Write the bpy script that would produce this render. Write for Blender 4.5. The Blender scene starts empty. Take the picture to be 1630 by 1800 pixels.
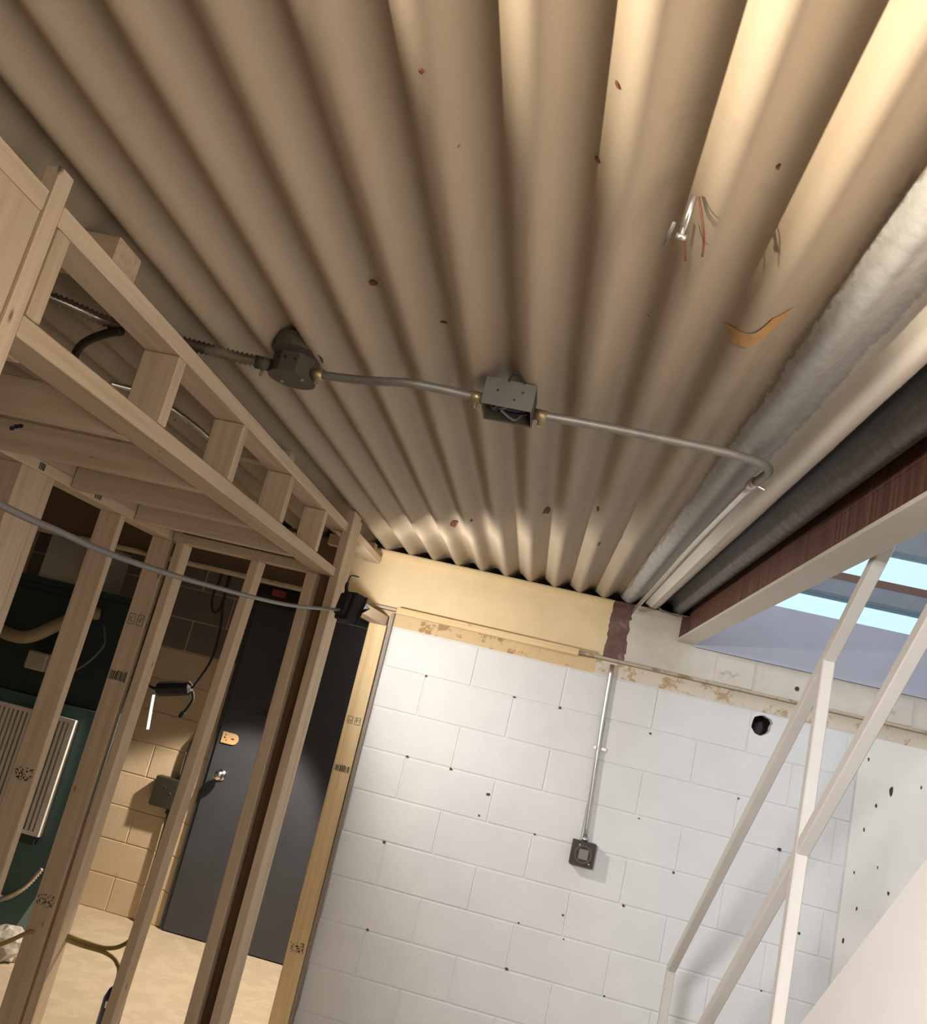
import bpy, bmesh, math, random
from mathutils import Vector, Matrix
random.seed(7)
S = bpy.context.scene
C = S.collection
H = 1.685          # height of the camera above the floor; all coordinates below are relative to the camera
OFF = Vector((0, 0, H))

# ------------------------------------------------------------------ camera
cam = bpy.data.cameras.new('camera'); camo = bpy.data.objects.new('camera', cam); C.objects.link(camo)
cam.sensor_fit = 'VERTICAL'; cam.sensor_height = 36.0; cam.lens = 36.0 * 1520.4 / 1800.0
cam.clip_start = 0.02
Rr = ((0.97021328, 0.07437906, 0.2305514), (0.2070648, 0.23935493, -0.94859548), (-0.12573925, 0.96807901, 0.21682405))
camo.matrix_world = Matrix(((Rr[0][0], -Rr[1][0], -Rr[2][0], 0), (Rr[0][1], -Rr[1][1], -Rr[2][1], 0),
                            (Rr[0][2], -Rr[1][2], -Rr[2][2], H), (0, 0, 0, 1)))
S.camera = camo

# ------------------------------------------------------------------ world and lights
w = bpy.data.worlds.new('sky'); S.world = w; w.use_nodes = True
bg = w.node_tree.nodes['Background']; bg.inputs[0].default_value = (0.78, 0.86, 0.97, 1); bg.inputs[1].default_value = 1.3

def spot(name, loc, target, energy, size, blend, color, radius=0.03):
    l = bpy.data.lights.new(name, 'SPOT'); l.energy = energy; l.spot_size = math.radians(size); l.spot_blend = blend
    l.color = color; l.shadow_soft_size = radius
    o = bpy.data.objects.new(name, l); C.objects.link(o); o.location = Vector(loc) + OFF
    d = Vector(target) - Vector(loc); o.rotation_euler = d.to_track_quat('-Z', 'Y').to_euler()
    return o
def area(name, loc, target, energy, sx, sy, color):
    l = bpy.data.lights.new(name, 'AREA'); l.energy = energy; l.shape = 'RECTANGLE'; l.size = sx; l.size_y = sy; l.color = color
    o = bpy.data.objects.new(name, l); C.objects.link(o); o.location = Vector(loc) + OFF
    d = Vector(target) - Vector(loc); o.rotation_euler = d.to_track_quat('-Z', 'Y').to_euler()
    return o
LAMP = Vector((-0.795, 3.53, 0.285))
AIM = Vector((0.86, 0.46, 0.14)).normalized()
# flood lamp hung on the corner post (its housing is built below), lamp in the passage behind the post, work lamp far left behind the camera, added fill light behind the camera
spot('flood_lamp_light', LAMP, LAMP + AIM, 46, 170, 0.4, (1.0, 0.965, 0.91), 0.02)
spot('passage_lamp_light', (-1.12, 4.95, 0.33), (-1.95, 4.80, -1.75), 230, 78, 0.25, (1.0, 0.86, 0.68), 0.04)
spot('work_lamp_light', (-3.2, -0.7, -0.55), (1.35, 0.5, 0.70), 3100, 31, 1.0, (1.0, 0.88, 0.70), 0.06)
area('fill_light', (0.5, -0.7, -0.1), (-1.0, 1.2, 0.1), 9, 0.5, 0.4, (1.0, 0.92, 0.82))  # added fill that brightens the right-hand faces of the framing
cl = area('ceiling_lamp_light', (-0.75, -1.0, 0.66), (1.35, 2.8, -0.62), 29, 0.5, 0.3, (1.0, 0.98, 0.965)); cl.data.spread = math.radians(62)
S.cycles.max_bounces = 8; S.cycles.diffuse_bounces = 3; S.cycles.glossy_bounces = 3; S.cycles.caustics_reflective = False; S.cycles.caustics_refractive = False
S.view_settings.view_transform = 'Standard'; S.view_settings.look = 'None'
S.view_settings.exposure = 0.0; S.view_settings.gamma = 1.0; S.view_settings.use_curve_mapping = False

# ------------------------------------------------------------------ materials
M = {}
def new_mat(name):
    m = bpy.data.materials.new(name); m.use_nodes = True
    n = m.node_tree.nodes; n.clear()
    out = n.new('ShaderNodeOutputMaterial'); b = n.new('ShaderNodeBsdfPrincipled')
    m.node_tree.links.new(b.outputs[0], out.inputs[0])
    M[name] = m
    return m, n, m.node_tree.links, b
def noise(n, l, vec, scale, detail=4, rough=0.6):
    t = n.new('ShaderNodeTexNoise'); t.inputs['Scale'].default_value = scale
    t.inputs['Detail'].default_value = detail; t.inputs['Roughness'].default_value = rough
    l.new(vec, t.inputs['Vector']); return t.outputs['Fac']
def ramp(n, l, fac, stops, interp='LINEAR'):
    r = n.new('ShaderNodeValToRGB'); r.color_ramp.interpolation = interp
    e = r.color_ramp.elements
    while len(e) < len(stops): e.new(0.5)
    for k, (p, c) in enumerate(stops):
        e[k].position = p; e[k].color = (*c, 1) if len(c) == 3 else c
    l.new(fac, r.inputs[0]); return r.outputs[0]
def mix(n, l, fac, a, b, mode='MIX'):
    m = n.new('ShaderNodeMix'); m.data_type = 'RGBA'; m.blend_type = mode
    for s, v in ((m.inputs[0], fac), (m.inputs[6], a), (m.inputs[7], b)):
        if isinstance(v, (int, float)): s.default_value = v
        elif isinstance(v, tuple): s.default_value = (*v, 1)
        else: l.new(v, s)
    return m.outputs[2]
def math_(n, l, op, a, b=None):
    m = n.new('ShaderNodeMath'); m.operation = op
    for s, v in ((m.inputs[0], a), (m.inputs[1], b)):
        if v is None: continue
        if isinstance(v, (int, float)): s.default_value = v
        else: l.new(v, s)
    return m.outputs[0]
def bump(n, l, b, h, strength, dist=0.004):
    k = n.new('ShaderNodeBump'); k.inputs['Strength'].default_value = strength; k.inputs['Distance'].default_value = dist
    l.new(h, k.inputs['Height']); l.new(k.outputs[0], b.inputs['Normal'])
def coord(n, kind='Object'):
    return n.new('ShaderNodeTexCoord').outputs[kind]
def geopos(n):
    return n.new('ShaderNodeNewGeometry').outputs['Position']

def simple(name, col, rough=0.6, metal=0.0, vary=0.12, scale=8.0, bmp=0.0, bscale=60.0, emit=None):
    m, n, l, b = new_mat(name)
    v = coord(n)
    f = noise(n, l, v, scale)
    dark = tuple(c * (1 - vary) for c in col); light = tuple(min(1, c * (1 + vary * 0.6)) for c in col)
    l.new(ramp(n, l, f, [(0.3, dark), (0.7, light)]), b.inputs['Base Color'])
    b.inputs['Roughness'].default_value = rough; b.inputs['Metallic'].default_value = metal
    if bmp: bump(n, l, b, noise(n, l, v, bscale, 3), bmp, 0.002)
    if emit:
        b.inputs['Emission Color'].default_value = (*emit[0], 1); b.inputs['Emission Strength'].default_value = emit[1]
    return m

def wood(name, base, dark, knots=True, var=0.18):
    m, n, l, b = new_mat(name)
    v = coord(n); oi = n.new('ShaderNodeObjectInfo')
    off = n.new('ShaderNodeVectorMath'); off.operation = 'ADD'
    sc = n.new('ShaderNodeVectorMath'); sc.operation = 'SCALE'; sc.inputs['Scale'].default_value = 37.0
    cmb = n.new('ShaderNodeCombineXYZ')
    for i in range(3): l.new(oi.outputs['Random'], cmb.inputs[i])
    l.new(cmb.outputs[0], sc.inputs[0]); l.new(v, off.inputs[0]); l.new(sc.outputs[0], off.inputs[1])
    mp = n.new('ShaderNodeMapping'); mp.inputs['Scale'].default_value = (1.2, 34, 34); l.new(off.outputs[0], mp.inputs[0])
    g = noise(n, l, mp.outputs[0], 1.6, 5, 0.55)
    mp2 = n.new('ShaderNodeMapping'); mp2.inputs['Scale'].default_value = (2.2, 7, 7); l.new(off.outputs[0], mp2.inputs[0])
    g2 = noise(n, l, mp2.outputs[0], 1.0, 3, 0.5)
    col = ramp(n, l, g, [(0.32, dark), (0.52, base), (0.75, tuple(min(1, c * 1.12) for c in base))])
    col = mix(n, l, 0.35, col, ramp(n, l, g2, [(0.3, dark), (0.6, base)]))
    if knots:
        vo = n.new('ShaderNodeTexVoronoi'); vo.inputs['Scale'].default_value = 1.0
        mp3 = n.new('ShaderNodeMapping'); mp3.inputs['Scale'].default_value = (4.2, 11, 11); l.new(off.outputs[0], mp3.inputs[0])
        l.new(mp3.outputs[0], vo.inputs['Vector'])
        kf = ramp(n, l, vo.outputs['Distance'], [(0.035, (1, 1, 1)), (0.075, (0, 0, 0))])
        col = mix(n, l, kf, col, tuple(c * 0.32 for c in dark))
    hv = ramp(n, l, oi.outputs['Random'], [(0.0, (1 - var, 1 - var, 1 - var * 1.1)), (1.0, (1.0, 1.0, 1.0))])
    col = mix(n, l, 1.0, col, hv, 'MULTIPLY')
    l.new(col, b.inputs['Base Color']); b.inputs['Roughness'].default_value = 0.68
    bump(n, l, b, g, 0.25, 0.0015)
    return m
wood('pine', (0.74, 0.59, 0.43), (0.61, 0.455, 0.305))
wood('pine_light', (0.80, 0.60, 0.34), (0.66, 0.46, 0.23), var=0.05)
wood('old_wood', (0.20, 0.105, 0.055), (0.11, 0.055, 0.03), False)
wood('end_grain', (0.70, 0.54, 0.37), (0.52, 0.37, 0.23), False)

# ceiling deck: tan paint, bare galvanised rib, pale rib, tarry groove and dirty grey rib towards the opening
def deck_mat():
    m, n, l, b = new_mat('deck_paint')
    p = geopos(n); sep = n.new('ShaderNodeSeparateXYZ'); l.new(p, sep.inputs[0])
    mpn = n.new('ShaderNodeMapping'); mpn.inputs['Scale'].default_value = (1, 0.35, 1); l.new(p, mpn.inputs[0])
    j = noise(n, l, mpn.outputs[0], 9, 4, 0.7)
    jf = noise(n, l, p, 55, 4, 0.7)
    x = math_(n, l, 'ADD', sep.outputs[0], math_(n, l, 'MULTIPLY', math_(n, l, 'SUBTRACT', j, 0.5), 0.035))
    x = math_(n, l, 'ADD', x, math_(n, l, 'MULTIPLY', math_(n, l, 'SUBTRACT', jf, 0.5), 0.012))
    fx = math_(n, l, 'MULTIPLY', math_(n, l, 'SUBTRACT', x, 0.26), 2.5)      # 0.26..0.66 -> 0..1
    tan_a, tan_b = (0.365, 0.288, 0.205), (0.44, 0.353, 0.256)
    mp4 = n.new('ShaderNodeMapping'); mp4.inputs['Scale'].default_value = (1, 0.3, 1); l.new(p, mp4.inputs[0])
    tn = ramp(n, l, noise(n, l, mp4.outputs[0], 2.6, 5, 0.55), [(0.3, tan_a), (0.7, tan_b)])
    grime = ramp(n, l, noise(n, l, p, 5.5, 4, 0.7), [(0.60, (0, 0, 0)), (0.80, (0.45, 0.45, 0.45))])
    tn = mix(n, l, grime, tn, (0.25, 0.195, 0.14))
    specks = ramp(n, l, noise(n, l, p, 26, 2, 0.5), [(0.795, (0, 0, 0)), (0.82, (1, 1, 1))])
    tn = mix(n, l, specks, tn, (0.13, 0.06, 0.03))
    gal = ramp(n, l, noise(n, l, p, 38, 5, 0.7), [(0.25, (0.28, 0.27, 0.255)), (0.6, (0.41, 0.395, 0.375)), (0.8, (0.50, 0.485, 0.46))])
    drk = ramp(n, l, noise(n, l, p, 30, 5, 0.7), [(0.3, (0.08, 0.075, 0.068)), (0.62, (0.17, 0.16, 0.145)), (0.8, (0.34, 0.31, 0.27))])
    blk = ramp(n, l, fx, [(0, (0, 0, 0)), (0.652, (0, 0, 0)), (0.658, (1, 1, 1)), (0.75, (1, 1, 1)), (0.80, (0, 0, 0)), (0.955, (0, 0, 0)), (0.965, (1, 1, 1))])
    drk = mix(n, l, blk, drk, (0.012, 0.012, 0.012))
    bare = ramp(n, l, fx, [(0.0, (0, 0, 0)), (0.145, (0, 0, 0)), (0.15, (1, 1, 1)), (1, (1, 1, 1))])
    col = mix(n, l, bare, tn, gal)
    edge = ramp(n, l, fx, [(0, (0, 0, 0)), (0.125, (0, 0, 0)), (0.147, (0.75, 0.75, 0.75)), (0.158, (0, 0, 0)), (1, (0, 0, 0))])
    col = mix(n, l, edge, col, (0.10, 0.08, 0.06))
    pale = ramp(n, l, fx, [(0.0, (0, 0, 0)), (0.43, (0, 0, 0)), (0.44, (0.6, 0.6, 0.6)), (0.53, (1, 1, 1)), (0.64, (1, 1, 1)), (0.66, (0, 0, 0)), (1, (0, 0, 0))])
    col = mix(n, l, pale, col, (0.80, 0.73, 0.64))
    tar = ramp(n, l, fx, [(0, (0, 0, 0)), (0.645, (0, 0, 0)), (0.66, (1, 1, 1)), (1, (1, 1, 1))])
    col = mix(n, l, tar, col, drk)
    l.new(col, b.inputs['Base Color']); b.inputs['Roughness'].default_value = 0.55
    bump(n, l, b, noise(n, l, p, 120, 1), 0.12, 0.002)
deck_mat()

# steel beam on the block wall: tan paint, bare primer strip, cream paint
def beam_mat():
    m, n, l, b = new_mat('beam_paint')
    p = geopos(n); sep = n.new('ShaderNodeSeparateXYZ'); l.new(p, sep.inputs[0])
    j = noise(n, l, p, 14, 4, 0.6)
    x = math_(n, l, 'ADD', sep.outputs[0], math_(n, l, 'MULTIPLY', math_(n, l, 'SUBTRACT', j, 0.5), 0.05))
    fx = math_(n, l, 'ADD', x, 0.0)
    tn = ramp(n, l, noise(n, l, p, 6, 4), [(0.3, (0.76, 0.59, 0.34)), (0.7, (0.84, 0.655, 0.39))])
    cr = ramp(n, l, noise(n, l, p, 9, 4), [(0.3, (0.60, 0.55, 0.47)), (0.7, (0.72, 0.66, 0.57))])
    pr = ramp(n, l, noise(n, l, p, 20, 4), [(0.3, (0.11, 0.05, 0.035)), (0.55, (0.16, 0.08, 0.06)), (0.7, (0.25, 0.17, 0.13))])
    s1 = ramp(n, l, math_(n, l, 'GREATER_THAN', fx, 0.285), [(0, (0, 0, 0)), (1, (1, 1, 1))])
    s2 = ramp(n, l, math_(n, l, 'GREATER_THAN', fx, 0.385), [(0, (0, 0, 0)), (1, (1, 1, 1))])
    col = mix(n, l, s2, mix(n, l, s1, tn, pr), cr)
    s0 = ramp(n, l, math_(n, l, 'LESS_THAN', fx, -1.12), [(0, (0, 0, 0)), (1, (1, 1, 1))])
    col = mix(n, l, s0, col, (0.17, 0.105, 0.065))
    l.new(col, b.inputs['Base Color']); b.inputs['Roughness'].default_value = 0.5
    bump(n, l, b, noise(n, l, p, 40, 4), 0.15, 0.003)
beam_mat()

def stained(name, col, stain, thr=0.62, scale=14, rough=0.8, bmp=0.3, bscale=70):
    m, n, l, b = new_mat(name); p = geopos(n)
    a = ramp(n, l, noise(n, l, p, 5), [(0.3, tuple(c * 0.93 for c in col)), (0.7, col)])
    f = ramp(n, l, noise(n, l, p, scale, 4, 0.7), [(thr, (0, 0, 0)), (thr + 0.07, (1, 1, 1))])
    l.new(mix(n, l, f, a, stain), b.inputs['Base Color']); b.inputs['Roughness'].default_value = rough
    bump(n, l, b, noise(n, l, p, bscale, 2, 0.6), bmp, 0.003)
    return m
stained('white_block', (0.80, 0.795, 0.79), (0.70, 0.68, 0.66), 0.68, 10, 0.75, 0.35, 90)
stained('white_mortar', (0.78, 0.775, 0.77), (0.25, 0.16, 0.11), 0.74, 22, 0.85, 0.3)
stained('tan_block', (0.70, 0.55, 0.38), (0.58, 0.44, 0.30), 0.66, 8, 0.8, 0.35, 80)
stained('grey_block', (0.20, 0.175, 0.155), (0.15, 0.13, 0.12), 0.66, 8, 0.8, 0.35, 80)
stained('tan_mortar', (0.66, 0.51, 0.35), (0.45, 0.33, 0.22), 0.7, 14)
stained('tan_band', (0.72, 0.53, 0.30), (0.42, 0.26, 0.12), 0.55, 13, 0.8, 0.6, 40)
stained('cream_band', (0.74, 0.66, 0.54), (0.50, 0.36, 0.20), 0.53, 11, 0.8, 0.6, 40)
stained('plaster', (0.88, 0.85, 0.80), (0.55, 0.50, 0.45), 0.735, 20, 0.7, 0.15, 30)
stained('stair_paint', (0.86, 0.815, 0.77), (0.80, 0.75, 0.70), 0.7, 6, 0.6, 0.1, 30)
stained('concrete', (0.54, 0.44, 0.32), (0.575, 0.475, 0.35), 0.48, 7, 0.55, 0.25, 20)
stained('lavender', (0.56, 0.57, 0.66), (0.53, 0.54, 0.63), 0.6, 4, 0.6, 0.05, 30)
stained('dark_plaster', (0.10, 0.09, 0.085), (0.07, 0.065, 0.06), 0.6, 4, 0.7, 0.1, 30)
stained('room_paint', (0.62, 0.53, 0.42), (0.55, 0.46, 0.36), 0.6, 3, 0.8, 0.1, 30)
def brown_steel():
    m, n, l, b = new_mat('brown_steel'); p = geopos(n)
    mp = n.new('ShaderNodeMapping'); mp.inputs['Scale'].default_value = (14, 46, 1.6); l.new(p, mp.inputs[0])
    g = noise(n, l, mp.outputs[0], 1.5, 4, 0.6)
    l.new(ramp(n, l, g, [(0.3, (0.085, 0.036, 0.026)), (0.55, (0.155, 0.067, 0.047)), (0.68, (0.23, 0.115, 0.08)), (0.76, (0.45, 0.32, 0.23))]), b.inputs['Base Color'])
    b.inputs['Roughness'].default_value = 0.45
    bump(n, l, b, g, 0.2, 0.002)
brown_steel()
stained('cream_steel', (0.70, 0.63, 0.54), (0.50, 0.38, 0.26), 0.70, 30, 0.5, 0.25, 90)
stained('flange_dirty', (0.52, 0.43, 0.32), (0.30, 0.20, 0.11), 0.56, 9, 0.6, 0.3, 60)
stained('rail_paint', (0.68, 0.635, 0.585), (0.54, 0.48, 0.42), 0.68, 26, 0.4, 0.12, 60)
simple('galv', (0.25, 0.225, 0.195), 0.5, 0.5, 0.15, 20)
simple('track_grey', (0.30, 0.25, 0.20), 0.6)
simple('emt', (0.62, 0.60, 0.57), 0.30, 0.9, 0.1, 20)
simple('zinc_box', (0.105, 0.088, 0.068), 0.6, 0.2, 0.15, 20)
simple('zinc_bright', (0.34, 0.31, 0.27), 0.3, 0.85, 0.15, 20)
simple('brass_fit', (0.42, 0.33, 0.19), 0.4, 0.7, 0.2, 30)
simple('dark_wire', (0.02, 0.02, 0.025), 0.45)
simple('blue_wire', (0.03, 0.05, 0.14), 0.4)
simple('grey_wire', (0.15, 0.145, 0.145), 0.4)
simple('black_plastic', (0.016, 0.016, 0.016), 0.8)
simple('dark_metal', (0.055, 0.045, 0.035), 0.5, 0.3)
simple('door_paint', (0.062, 0.067, 0.082), 0.36, 0.0, 0.18, 2.5)
simple('door_frame_paint', (0.05, 0.05, 0.055), 0.5)
simple('chrome', (0.75, 0.74, 0.72), 0.22, 1.0, 0.05)
simple('latch_tan', (0.70, 0.46, 0.24), 0.6)
simple('teal', (0.062, 0.135, 0.14), 0.5, 0.0, 0.18, 5)
simple('teal_dark', (0.014, 0.030, 0.031), 0.5, 0.0, 0.2, 5)  # dark furnace panel with the shade on the upper half put into the colour
simple('grille_white', (0.72, 0.68, 0.66), 0.4)
simple('duct_grey', (0.46, 0.42, 0.36), 0.5, 0.1, 0.15, 6)
simple('hose_tan', (0.34, 0.27, 0.17), 0.6)
simple('blue_plastic', (0.012, 0.022, 0.10), 0.35)
simple('white_plastic', (0.85, 0.85, 0.83), 0.4)
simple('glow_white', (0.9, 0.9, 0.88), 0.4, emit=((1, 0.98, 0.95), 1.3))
simple('yellow_cable', (0.36, 0.27, 0.09), 0.5)
simple('tape', (0.50, 0.28, 0.09), 0.5, 0.0, 0.25, 40)
simple('rust', (0.16, 0.05, 0.025), 0.8)
simple('ink', (0.03, 0.028, 0.03), 0.8)
simple('red_lens', (0.45, 0.07, 0.06), 0.35)
simple('bag_plastic', (0.62, 0.57, 0.52), 0.3, 0.0, 0.2, 30, 0.5, 30)
simple('bar_grey', (0.30, 0.32, 0.36), 0.6)
simple('bar_brown', (0.22, 0.12, 0.085), 0.6)
simple('lens_glass', (0.95, 0.9, 0.8), 0.2, emit=((1, 0.9, 0.72), 2.5))
def glass():
    m, n, l, b = new_mat('pane_glass')
    out = [k for k in n if k.type == 'OUTPUT_MATERIAL'][0]
    t = n.new('ShaderNodeBsdfTransparent'); t.inputs[0].default_value = (0.85, 0.97, 1.0, 1)
    g = n.new('ShaderNodeBsdfGlossy'); g.inputs['Roughness'].default_value = 0.03
    mx = n.new('ShaderNodeMixShader'); mx.inputs[0].default_value = 0.05
    l.new(t.outputs[0], mx.inputs[1]); l.new(g.outputs[0], mx.inputs[2]); l.new(mx.outputs[0], out.inputs[0])
glass()

# ------------------------------------------------------------------ mesh helpers
def V(*a): return Vector(a)
def empty(name, label, cat, loc, group=None):
    o = bpy.data.objects.new(name, None); C.objects.link(o); o.location = Vector(loc) + OFF
    o.empty_display_size = 0.1
    if label: o['label'] = label
    if cat: o['category'] = cat
    if group: o['group'] = group
    return o
def tag(o, label, cat, group=None):
    o['label'] = label; o['category'] = cat
    if group: o['group'] = group
    return o
def struct(o): o['kind'] = 'structure'; return o
def worldloc(p):
    v = Vector((0, 0, 0))
    while p is not None: v += p.location; p = p.parent
    return v
def link(name, me, mat, parent, loc):
    """loc: camera-relative position of the mesh origin"""
    o = bpy.data.objects.new(name, me); C.objects.link(o)
    if mat is not None and not me.materials: me.materials.append(M[mat])
    o.parent = parent
    o.location = Vector(loc) + OFF - (worldloc(parent) if parent else Vector((0, 0, 0)))
    return o
def finish(name, bm, mat, parent=None, smooth=False, origin=None):
    """bmesh in camera-relative coordinates -> one mesh object with its origin at the bottom middle"""
    bmesh.ops.recalc_face_normals(bm, faces=bm.faces)
    xs = [v.co for v in bm.verts]
    lo = Vector((min(c.x for c in xs), min(c.y for c in xs), min(c.z for c in xs)))
    hi = Vector((max(c.x for c in xs), max(c.y for c in xs), max(c.z for c in xs)))
    org = Vector(origin) if origin else Vector(((lo.x + hi.x) / 2, (lo.y + hi.y) / 2, lo.z))
    bmesh.ops.translate(bm, verts=bm.verts, vec=-org)
    me = bpy.data.meshes.new(name); bm.to_mesh(me); bm.free()
    for p in me.polygons: p.use_smooth = smooth
    return link(name, me, mat, parent, org)
def add_box(bm, lo, hi, bev=0.0):
    m = Matrix.Translation((Vector(lo) + Vector(hi)) / 2) @ Matrix.Diagonal((*[abs(b - a) for a, b in zip(lo, hi)], 1))
    r = bmesh.ops.create_cube(bm, size=1, matrix=m)
    if bev:
        es = list({e for v in r['verts'] for e in v.link_edges})
        bmesh.ops.bevel(bm, geom=es, offset=bev, segments=1, affect='EDGES')
def box(name, lo, hi, mat, parent=None, bev=0.0):
    bm = bmesh.new(); add_box(bm, lo, hi, bev); return finish(name, bm, mat, parent)
def add_prism(bm, poly, axis, a, b):
    """poly of 2D points extruded along axis ('x': (y,z); 'y': (x,z); 'z': (x,y))"""
    f = {'x': lambda p, t: (t, p[0], p[1]), 'y': lambda p, t: (p[0], t, p[1]), 'z': lambda p, t: (p[0], p[1], t)}[axis]
    A = [bm.verts.new(f(p, a)) for p in poly]; B = [bm.verts.new(f(p, b)) for p in poly]
    bm.faces.new(A); bm.faces.new(B)
    for i in range(len(poly)):
        k = (i + 1) % len(poly); bm.faces.new((A[i], A[k], B[k], B[i]))
def add_tube(bm, pts, r, seg=10, cap=True, radii=None):
    pts = [Vector(p) for p in pts]; rings = []
    up = Vector((0, 0, 1)); prev = None
    for i, p in enumerate(pts):
        t = (pts[min(i + 1, len(pts) - 1)] - pts[max(i - 1, 0)]).normalized()
        if prev is None:
            a = up if abs(t.z) < 0.9 else Vector((1, 0, 0)); nrm = (a - t * a.dot(t)).normalized()
        else:
            nrm = (prev - t * prev.dot(t)).normalized()
        prev = nrm; bi = t.cross(nrm); rr = radii[i] if radii else r
        rings.append([bm.verts.new(p + (nrm * math.cos(q) + bi * math.sin(q)) * rr) for q in [2 * math.pi * k / seg for k in range(seg)]])
    for a, b in zip(rings, rings[1:]):
        for k in range(seg): bm.faces.new((a[k], a[(k + 1) % seg], b[(k + 1) % seg], b[k]))
    if cap: bm.faces.new(rings[0]); bm.faces.new(rings[-1])
def catmull(pts, n=8):
    P = [Vector(p) for p in pts]; P = [P[0] * 2 - P[1]] + P + [P[-1] * 2 - P[-2]]; out = []
    for i in range(1, len(P) - 2):
        a, b, c, d = P[i - 1:i + 3]
        for k in range(n):
            t = k / n
            out.append(0.5 * ((2 * b) + (c - a) * t + (2 * a - 5 * b + 4 * c - d) * t * t + (3 * b - a - 3 * c + d) * t ** 3))
    out.append(P[-2]); return out
def tube(name, pts, r, mat, parent=None, seg=10, curve=True, radii=None):
    bm = bmesh.new(); q = catmull(pts) if curve else pts
    add_tube(bm, q, r, seg, True, radii); return finish(name, bm, mat, parent, True)
def corrugated(name, pts, r, mat, parent, pitch=0.008, amp=0.18, seg=10):
    """armoured cable: rings along a curve"""
    q = catmull(pts, 10); L = [0]
    for a, b in zip(q, q[1:]): L.append(L[-1] + (b - a).length)
    n = max(4, int(L[-1] / pitch)); out = []; rad = []
    for i in range(n * 2 + 1):
        s = L[-1] * i / (n * 2); k = 0
        while k < len(L) - 2 and L[k + 1] < s: k += 1
        t = (s - L[k]) / max(1e-9, L[k + 1] - L[k]); out.append(q[k].lerp(q[k + 1], t)); rad.append(r * (1 + (amp if i % 2 else -amp)))
    bm = bmesh.new(); add_tube(bm, out, r, seg, True, rad); return finish(name, bm, mat, parent, True)
def add_cyl(bm, a, b, r, seg=16, r2=None):
    add_tube(bm, [a, b], r, seg, True, [r, r if r2 is None else r2])
def lumber(name, p0, p1, w, d, mat, parent, side=(1, 0, 0), bev=0.0025):
    """board from p0 to p1 (centre line); w along `side`, d along the third axis; local X runs with the grain"""
    p0, p1 = Vector(p0), Vector(p1); ax = (p1 - p0); L = ax.length; ax.normalize()
    sd = Vector(side); sd = (sd - ax * sd.dot(ax)).normalized(); th = ax.cross(sd)
    bm = bmesh.new(); add_box(bm, (-L / 2, -w / 2, -d / 2), (L / 2, w / 2, d / 2), bev)
    bmesh.ops.recalc_face_normals(bm, faces=bm.faces)
    me = bpy.data.meshes.new(name); bm.to_mesh(me); bm.free()
    mid = (p0 + p1) / 2
    o = link(name, me, mat, parent, mid)
    R = Matrix((ax, sd, th)).transposed()
    o.rotation_mode = 'QUATERNION'; o.rotation_quaternion = R.to_quaternion()
    return o

FL = -1.685        # floor
YW = 4.43          # face of the white block wall
YD = 5.57          # face of the tan block wall with the door
ZD = 0.705         # lowest line of the ceiling deck

# ------------------------------------------------------------------ setting: floor, deck, walls
fl = struct(box('floor', (-3.6, -2.3, FL - 0.15), (2.05, 5.75, FL), 'concrete')); fl['label'] = 'worn tan concrete basement floor'

PITCH, AMP = 0.1278, 0.046
def deck_z(x): return ZD + AMP / 2 * (1 - math.cos(2 * math.pi * (x - 0.358) / PITCH))
bm = bmesh.new(); nx = 34 * 14; x0, x1 = -3.6, 0.665; ys = [-2.3, 0.0, 1.5, 3.0, 4.0, 4.44, 5.0, 5.75]
grid = [[bm.verts.new((x0 + (x1 - x0) * i / nx, y, deck_z(x0 + (x1 - x0) * i / nx))) for y in ys] for i in range(nx + 1)]
for i in range(nx):
    for k in range(len(ys) - 1): bm.faces.new((grid[i][k], grid[i][k + 1], grid[i + 1][k + 1], grid[i + 1][k]))
deck = struct(finish('ceiling', bm, 'deck_paint', None, True, origin=(0, 0, 0))); deck['label'] = 'corrugated metal ceiling deck painted tan with bare ribs near the opening'
box('floor_slab', (-3.6, -2.3, 0.753), (0.665, 5.75, 0.90), 'concrete', deck)
box('floor_slab', (0.665, -2.3, 0.70), (2.05, -0.1, 0.90), 'concrete', deck)

# white block wall
wb = struct(box('wall_back', (-0.90, YW + 0.0035, FL), (1.0445, YW + 0.2, 0.345), 'white_mortar'))
for lo_, hi_ in (((1.0445, YW + 0.0035, FL), (1.56, YW + 0.2, 0.20)), ((1.155, YW + 0.0035, 0.20), (1.56, YW + 0.2, 0.345)), ((1.0445, YW + 0.0035, 0.318), (1.155, YW + 0.2, 0.345))):
    box('mortar_bed', lo_, hi_, 'white_mortar', wb)
wb['label'] = 'white painted concrete block wall below the steel beam'
def block_mesh(L, Hh=0.2032, D=0.06, j=0.0035, bev=0.003, name='concrete_block'):
    bm = bmesh.new(); add_box(bm, (-L / 2 + j, 0, -Hh / 2 + j), (L / 2 - j, D, Hh / 2 - j), bev)
    bmesh.ops.recalc_face_normals(bm, faces=bm.faces)
    me = bpy.data.meshes.new(name); bm.to_mesh(me); bm.free(); return me
cache = {}
def lay_wall(parent, xa, xb, y, rows, matfn, joints, BL, holes=None):
    """rows: list of (z_low, z_high, parity)"""
    for zl, zh, par in rows:
        js = [xa] + [x for x in [joints[par] + BL * k for k in range(-12, 14)] if xa + 0.03 < x < xb - 0.03] + [xb]
        for a, b in zip(js, js[1:]):
            if holes and holes(a, b, zl, zh, parent): continue
            key = (round(b - a, 3), round(zh - zl, 3), matfn((zl + zh) / 2))
            if key not in cache:
                me = block_mesh(b - a, zh - zl); me.materials.append(M[key[2]]); cache[key] = me
            o = link('concrete_block', cache[key], None, parent, ((a + b) / 2, y + random.uniform(-0.0008, 0.0008), (zl + zh) / 2))
rows = []
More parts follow.
